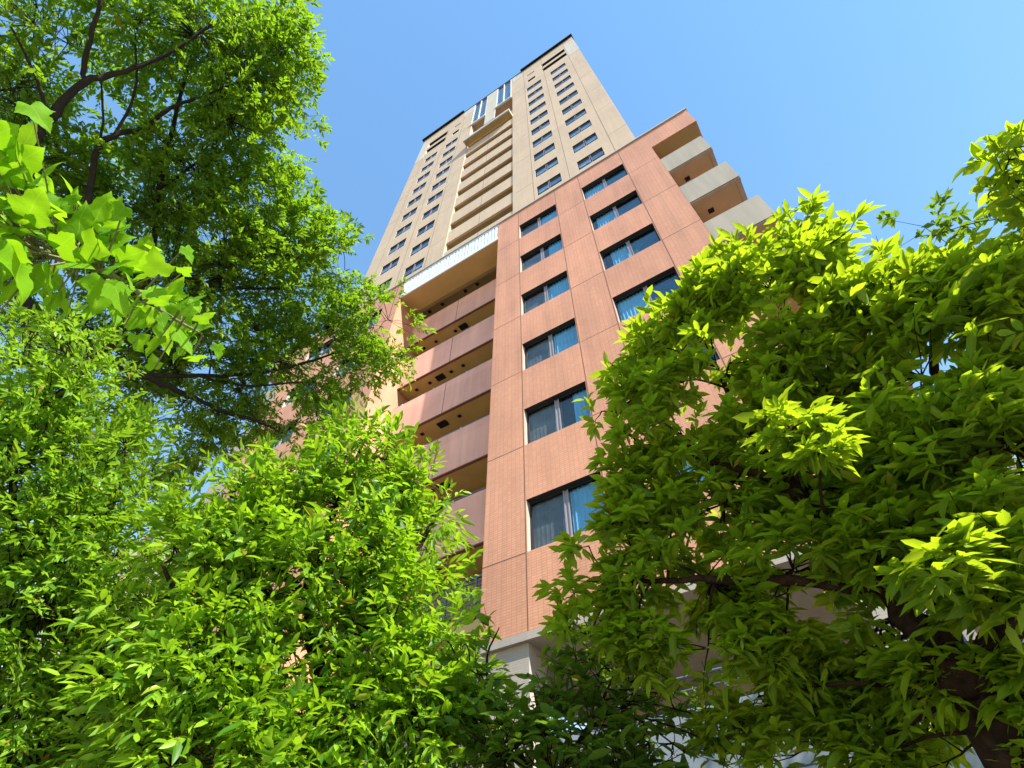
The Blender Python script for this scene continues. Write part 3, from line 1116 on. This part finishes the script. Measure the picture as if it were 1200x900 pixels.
# --- bright bushy tree, centre left
mb_ = gb(365, 850, 4.9)
limbs = [
    ([mb_, P(372, 860, 4.9), P(375, 790, 4.9), P(360, 700, 5.0), P(390, 600, 5.2), P(425, 520, 5.4)], [.10, .075, .065, .05, .03, .012]),
    ([P(375, 790, 4.9), P(440, 720, 4.8), P(490, 640, 4.9), P(520, 590, 5)], [.045, .038, .025, .01]),
    ([P(360, 700, 5.0), P(300, 640, 5), P(270, 580, 5.1)], [.035, .025, .01]),
    ([P(372, 860, 4.9), P(280, 800, 4.7), P(220, 720, 4.7), P(190, 660, 4.9)], [.045, .035, .025, .01]),
    ([P(372, 860, 4.9), P(480, 830, 4.6), P(550, 780, 4.6)], [.04, .03, .01]),
]
ms = [(428, 512, 26, .5), (405, 535, 32, .4), (445, 545, 34, .3), (365, 555, 36, .3), (325, 550, 30, .4), (300, 575, 36, .3), (265, 590, 32, .3), (472, 545, 20, .4), (488, 562, 20, .3), (468, 575, 32, .2),
      (508, 604, 22, .2), (478, 622, 36, .1), (400, 590, 46, .2), (345, 610, 46, .1), (290, 630, 46, .1), (240, 640, 42, .1), (205, 640, 34, .2), (440, 640, 52, -.1), (380, 670, 50, -.1), (310, 690, 55, -.2),
      (250, 700, 52, -.1), (200, 700, 40, 0), (468, 672, 42, -.1), (512, 690, 26, 0), (508, 738, 32, -.1), (460, 730, 55, -.3), (540, 752, 18, -.1), (400, 740, 40, 0), (330, 750, 36, .2), (270, 760, 55, -.3), (210, 770, 50, -.2),
      (500, 780, 50, -.3), (532, 798, 28, -.2), (440, 800, 50, -.4), (300, 820, 48, -.3), (240, 830, 55, -.4), (190, 830, 45, -.2), (480, 850, 55, -.5), (540, 850, 36, -.3), (410, 860, 48, -.5), (330, 880, 50, -.5), (270, 890, 55, -.5),
      (200, 900, 50, -.4), (430, 920, 55, -.5), (520, 910, 45, -.5), (340, 945, 60, -.5), (170, 720, 30, .2), (160, 860, 40, 0)]
tree('bushy_tree', 'bright yellow-green bushy tree at centre left, standing before the recessed pink balconies', 'tree', mb_, limbs, B(ms, 4.9), M['bark'], M['lf_mid'],
     'spray', .100, .036, 9, 92, twig=.27, squash=.8, up=.35, twigfrac=.35, flat=.8, holes=-.06, hs_=.30, wob=.6)

# --- broad-leaved tree, right
rb = gb(1200, 900, 3.9)
limbs = [
    ([rb, P(1200, 890, 3.9), P(1150, 820, 3.9), P(1105, 765, 3.9), P(1040, 690, 4.0), P(960, 600, 4.1), P(880, 510, 4.3), P(840, 430, 4.5)], [.16, .14, .125, .10, .06, .045, .03, .012]),
    ([P(1105, 765, 3.9), P(1130, 640, 4.0), P(1120, 520, 4.2), P(1095, 420, 4.5), P(1095, 345, 4.7)], [.07, .055, .04, .025, .01]),
    ([P(960, 600, 4.1), P(900, 560, 4.1), P(830, 540, 4.2), P(770, 525, 4.4)], [.035, .03, .02, .01]),
    ([P(1130, 640, 4.0), P(1060, 500, 4.3), P(980, 420, 4.6), P(930, 300, 4.9)], [.04, .035, .025, .01]),
    ([P(1150, 820, 3.9), P(1200, 650, 3.8), P(1230, 480, 4.1), P(1260, 300, 4.4), P(1235, 220, 4.5)], [.09, .07, .055, .035, .015]),
    ([P(1040, 690, 4.0), P(900, 680, 3.9), P(800, 680, 4.0), P(725, 682, 4.2)], [.04, .03, .02, .01]),
]
rs = [(937, 266, 20, .6), (890, 308, 30, .5), (850, 322, 28, .5), (815, 326, 22, .4), (1000, 292, 20, .5), (1022, 306, 14, .5), (960, 315, 38, .4), (905, 340, 48, .3), (840, 350, 42, .3), (795, 385, 38, .3),
      (742, 408, 20, .3), (715, 425, 14, .3), (770, 425, 30, .2), (1030, 345, 30, .4), (1095, 320, 18, .4), (1100, 370, 44, .2), (1160, 360, 38, .2), (1135, 335, 24, .3), (1195, 325, 28, .2), (1065, 345, 22, .4), (985, 340, 30, .3), (1000, 385, 52, .2), (925, 410, 52, .1), (855, 425, 48, .1), (790, 450, 42, .1),
      (738, 462, 24, .1), (705, 482, 15, .1), (1080, 440, 58, 0), (1170, 430, 50, 0), (980, 470, 60, .1), (890, 490, 60, .1), (800, 510, 50, 0), (752, 522, 32, 0), (735, 560, 24, 0), (1060, 540, 66, -.1), (1160, 520, 60, -.2),
      (950, 570, 62, 0), (850, 590, 60, 0), (770, 600, 46, 0), (728, 610, 28, -.1), (690, 640, 15, -.1), (1040, 640, 60, -.2), (1150, 640, 60, -.4), (935, 670, 58, -.1), (835, 680, 55, -.1), (750, 680, 44, -.1), (700, 682, 26, -.1),
      (668, 700, 16, -.1), (1180, 700, 42, -.5), (1030, 745, 46, 0), (920, 750, 50, -.1), (830, 760, 44, -.1), (750, 755, 40, -.1), (690, 745, 32, -.1), (1090, 840, 34, .3), (1000, 850, 32, .1), (1230, 430, 50, .1), (1250, 560, 60, .1), (1185, 845, 30, -.35), (1195, 800, 24, -.4), (1125, 885, 34, -.1), (1160, 890, 26, -.35), (1030, 890, 36, 0), (940, 880, 34, .1), (965, 800, 34, .1), (1045, 800, 38, .1), (890, 815, 28, .1), (1020, 770, 34, .2), (1080, 790, 26, -.3), (860, 850, 24, .1), (1150, 790, 26, -.4), (1085, 690, 24, -.7), (1110, 665, 20, -.9), (930, 500, 24, -.7), (960, 520, 18, -.75)]
tree('broadleaf_tree', 'big broad-leaved tree on the right, sunlit on top, dark underneath, with thick leaning trunk', 'tree', rb, limbs, B(rs, 4.2), M['bark'], M['lf_right'],
     'whorl', .118, .043, 9, 92, twig=.16, squash=.62, up=.45, twigfrac=.4, shell=2.0, holes=-.06, hs_=.34)

# --- a second broad-leaved tree, added behind the big one to shade the wall
wb = np.array([4.9, 6.2, 0.0])
e_ = np.array([0, 0, 1.0])
limbs = [([wb, wb + (.1, 0, 2.5), wb + (-.1, .1, 5), wb + (.1, 0, 7.5)], [.16, .13, .09, .03])]
for k in range(6):
    a_ = k * 1.05
    z0_ = 3.6 + .6 * k
    limbs.append(([wb + e_ * z0_, wb + (.8 * cos(a_), .6 * sin(a_), z0_ + .5), wb + (1.6 * cos(a_), 1.0 * sin(a_), z0_ + .9)], [.06, .04, .015]))


def toblob(q, R):
    v_ = np.array(q) - (0, 0, EYE)
    d_ = np.linalg.norm(v_)
    zc = v_ @ FW
    return (600 + F_PX * (v_ @ RT) / zc, 450 - F_PX * (v_ @ UV) / zc, d_, R * F_PX / d_)


bl_ = []
for k in range(26):
    a_ = k * 2.4
    r_ = 1.7 * math.sqrt((k % 9 + .5) / 9)
    bl_.append(toblob(wb + (r_ * cos(a_) * 1.15, r_ * .75 * sin(a_) - .2, 4.0 + 4.6 * (k / 25.0)), .75))
tree('shade_tree', 'darker broad-leaved tree added to shade the wall, behind the big right-hand tree', 'tree', wb, limbs, bl_, M['bark'], M['lf_dark'],
     'whorl', .15, .06, 8, 26, twig=.16, tmpl=LEAF2, twigfrac=.3)

# --- overhanging tree at the right edge
ob = gb(1420, 600, 4.6)
limbs = [
    ([ob, P(1420, 600, 4.6), P(1400, 420, 4.7), P(1380, 250, 5.0), P(1350, 150, 5.2)], [.13, .10, .08, .05, .02]),
    ([P(1400, 420, 4.7), P(1290, 300, 4.7), P(1215, 225, 4.8), P(1165, 205, 4.8)], [.05, .035, .018, .006]),
    ([P(1290, 300, 4.7), P(1240, 200, 4.8), P(1205, 150, 4.9)], [.025, .015, .006]),
]
os_ = [(1186, 172, 11, 0), (1202, 184, 14, 0), (1176, 202, 10, 0), (1158, 228, 9, 0), (1190, 224, 13, .1), (1206, 242, 14, 0), (1208, 118, 8, 0), (1218, 145, 12, 0), (1200, 264, 11, 0), (1214, 287, 13, .1), (1240, 205, 26, 0),
       (1240, 270, 30, .1), (1290, 220, 40, .2), (1360, 170, 60, .3)]
tree('overhanging_tree', 'sparse leafy branch reaching in from a tree beyond the right edge, against blue sky', 'tree', ob, limbs, B(os_, 4.8), M['bark'], M['lf_right'],
     'spray', .098, .050, 9, 52, twig=.17, twigfrac=1.1, up=.2, flat=.5)

# --- low shaded shrub in front of the column
sb = gb(640, 890, 4.4)
limbs = [([sb, P(640, 930, 4.4), P(635, 860, 4.4), P(625, 800, 4.5)], [.035, .025, .018, .006]),
         ([P(640, 930, 4.4), P(690, 850, 4.3), P(720, 790, 4.4)], [.02, .014, .005]),
         ([P(640, 930, 4.4), P(590, 850, 4.4), P(570, 780, 4.5), P(585, 735, 4.5)], [.02, .014, .01, .004])]
ss = [(650, 815, 26, 0), (600, 850, 26, 0), (558, 790, 18, 0), (575, 745, 9, .1), (672, 775, 22, .1), (690, 800, 34, 0), (730, 830, 34, .1), (640, 860, 45, -.2), (590, 890, 45, -.2), (700, 870, 45, -.1), (760, 870, 34, 0),
      (560, 850, 30, 0), (650, 920, 55, -.3), (740, 910, 45, -.2), (690, 760, 24, .2), (800, 880, 26, .1), (825, 840, 26, .1), (785, 815, 20, .1), (870, 885, 30, .1), (700, 790, 26, .2), (740, 800, 24, .1)]
tree('dark_shrub', 'small dark-leaved tree before the grey column, between the two big trees', 'tree', sb, limbs, B(ss, 4.4), M['bark'], M['lf_dark'],
     'whorl', .105, .048, 6, 30, twig=.2, twigfrac=.8, up=.4)

# --- plane tree: a branch with big lobed leaves close to the eye
pb = gb(-330, 620, 3.2)
root = empty('plane_tree', pb, 'plane tree branch with large lobed bright leaves close by at the left edge', 'tree')
mb = MB()
trunk = spline([pb, P(-330, 620, 3.2), P(-320, 380, 3.0), P(-260, 180, 3.0)])
mb.tube([q - pb for q in trunk], np.linspace(.11, .04, len(trunk)), 10)
mb.build('trunk', M['cream'], root, smooth=True)
mb = MB()
spine = spline([P(-320, 380, 3.0), P(-150, 300, 2.5), P(0, 287, 2.2), P(55, 298, 2.1), P(130, 322, 2.05), P(195, 368, 2.05), P(238, 392, 2.05)], 6)
mb.tube([q - pb for q in spine], np.linspace(.020, .003, len(spine)), 7)
spn = np.array(spine)
pl = [(20, 190, 62, -40), (48, 205, 56, -70), (12, 235, 52, 10), (62, 245, 44, 30), (25, 320, 70, 80), (5, 300, 60, 110), (45, 275, 50, 10), (75, 285, 42, -20), (58, 328, 46, 70), (95, 262, 50, -60), (118, 248, 52, -75),
      (128, 285, 54, -30), (150, 300, 46, 0), (100, 310, 46, 60), (118, 345, 50, 90), (140, 350, 46, 80), (160, 325, 46, -10), (183, 308, 40, -70), (185, 345, 48, 20), (165, 368, 40, 60), (205, 340, 44, -40), (212, 372, 44, 90),
      (225, 352, 38, -20), (232, 385, 44, 10), (195, 395, 46, 100), (180, 405, 36, 120), (215, 400, 40, 60), (-20, 260, 64, 0), (-30, 200, 60, -40), (85, 225, 40, -80), (30, 165, 50, -60), (-10, 160, 60, -30), (75, 355, 44, 100),
      (140, 270, 44, -60), (8, 345, 50, 100), (40, 240, 50, -50), (-40, 320, 60, 60), (110, 290, 44, 20), (240, 372, 30, -30), (170, 290, 36, -60)]
pl = [(x, y, z * .8, a) for x, y, z, a in pl] + [(x + rng.normal(0, 16), y + rng.normal(0, 14), z * rng.uniform(.45, .75), a + rng.normal(0, 60)) for x, y, z, a in pl] + [(x + rng.normal(0, 20), y + rng.normal(0, 18), z * rng.uniform(.4, .6), a + rng.normal(0, 60)) for x, y, z, a in pl]
pos, X, NN, L_ = [], [], [], []
for px, py, sz, ang in pl:
    d_ = 2.05 + rng.normal(0, .10)
    if px < 60:
        d_ = 2.0 + rng.normal(0, .08)
    tip = P(px, py, d_)
    k = np.argmin(np.linalg.norm(spn - tip, axis=1))
    a_ = math.radians(ang)
    x_ = RT * cos(a_) - UV * sin(a_) + rng.normal(0, .25, 3)
    lf = sz * d_ / F_PX * .86
    b_ = tip - nrm(x_) * lf * .4
    mid = (spn[k] + b_) / 2 + np.array([0, 0, .01])
    if np.linalg.norm(b_ - spn[k]) > .06:
        mb.tube([spn[k] - pb, mid - pb, b_ - pb], [.0035, .0025, .002], 4, cap=False)
    pos.append(b_)
    X.append(x_)
    n_ = -FW * .55 + np.array(S) * .5 + np.array([0, 0, .35]) + rng.normal(0, .35, 3)
    NN.append(n_)
    L_.append(lf)
mb.build('branch', M['bark_p'], root, smooth=True)
L_ = np.array(L_)
pos = np.array(pos)
leaf_mesh('crown', LOBED, pos - pb, np.array(X), np.array(NN), L_, L_ * .95, M['lf_plane'], root)
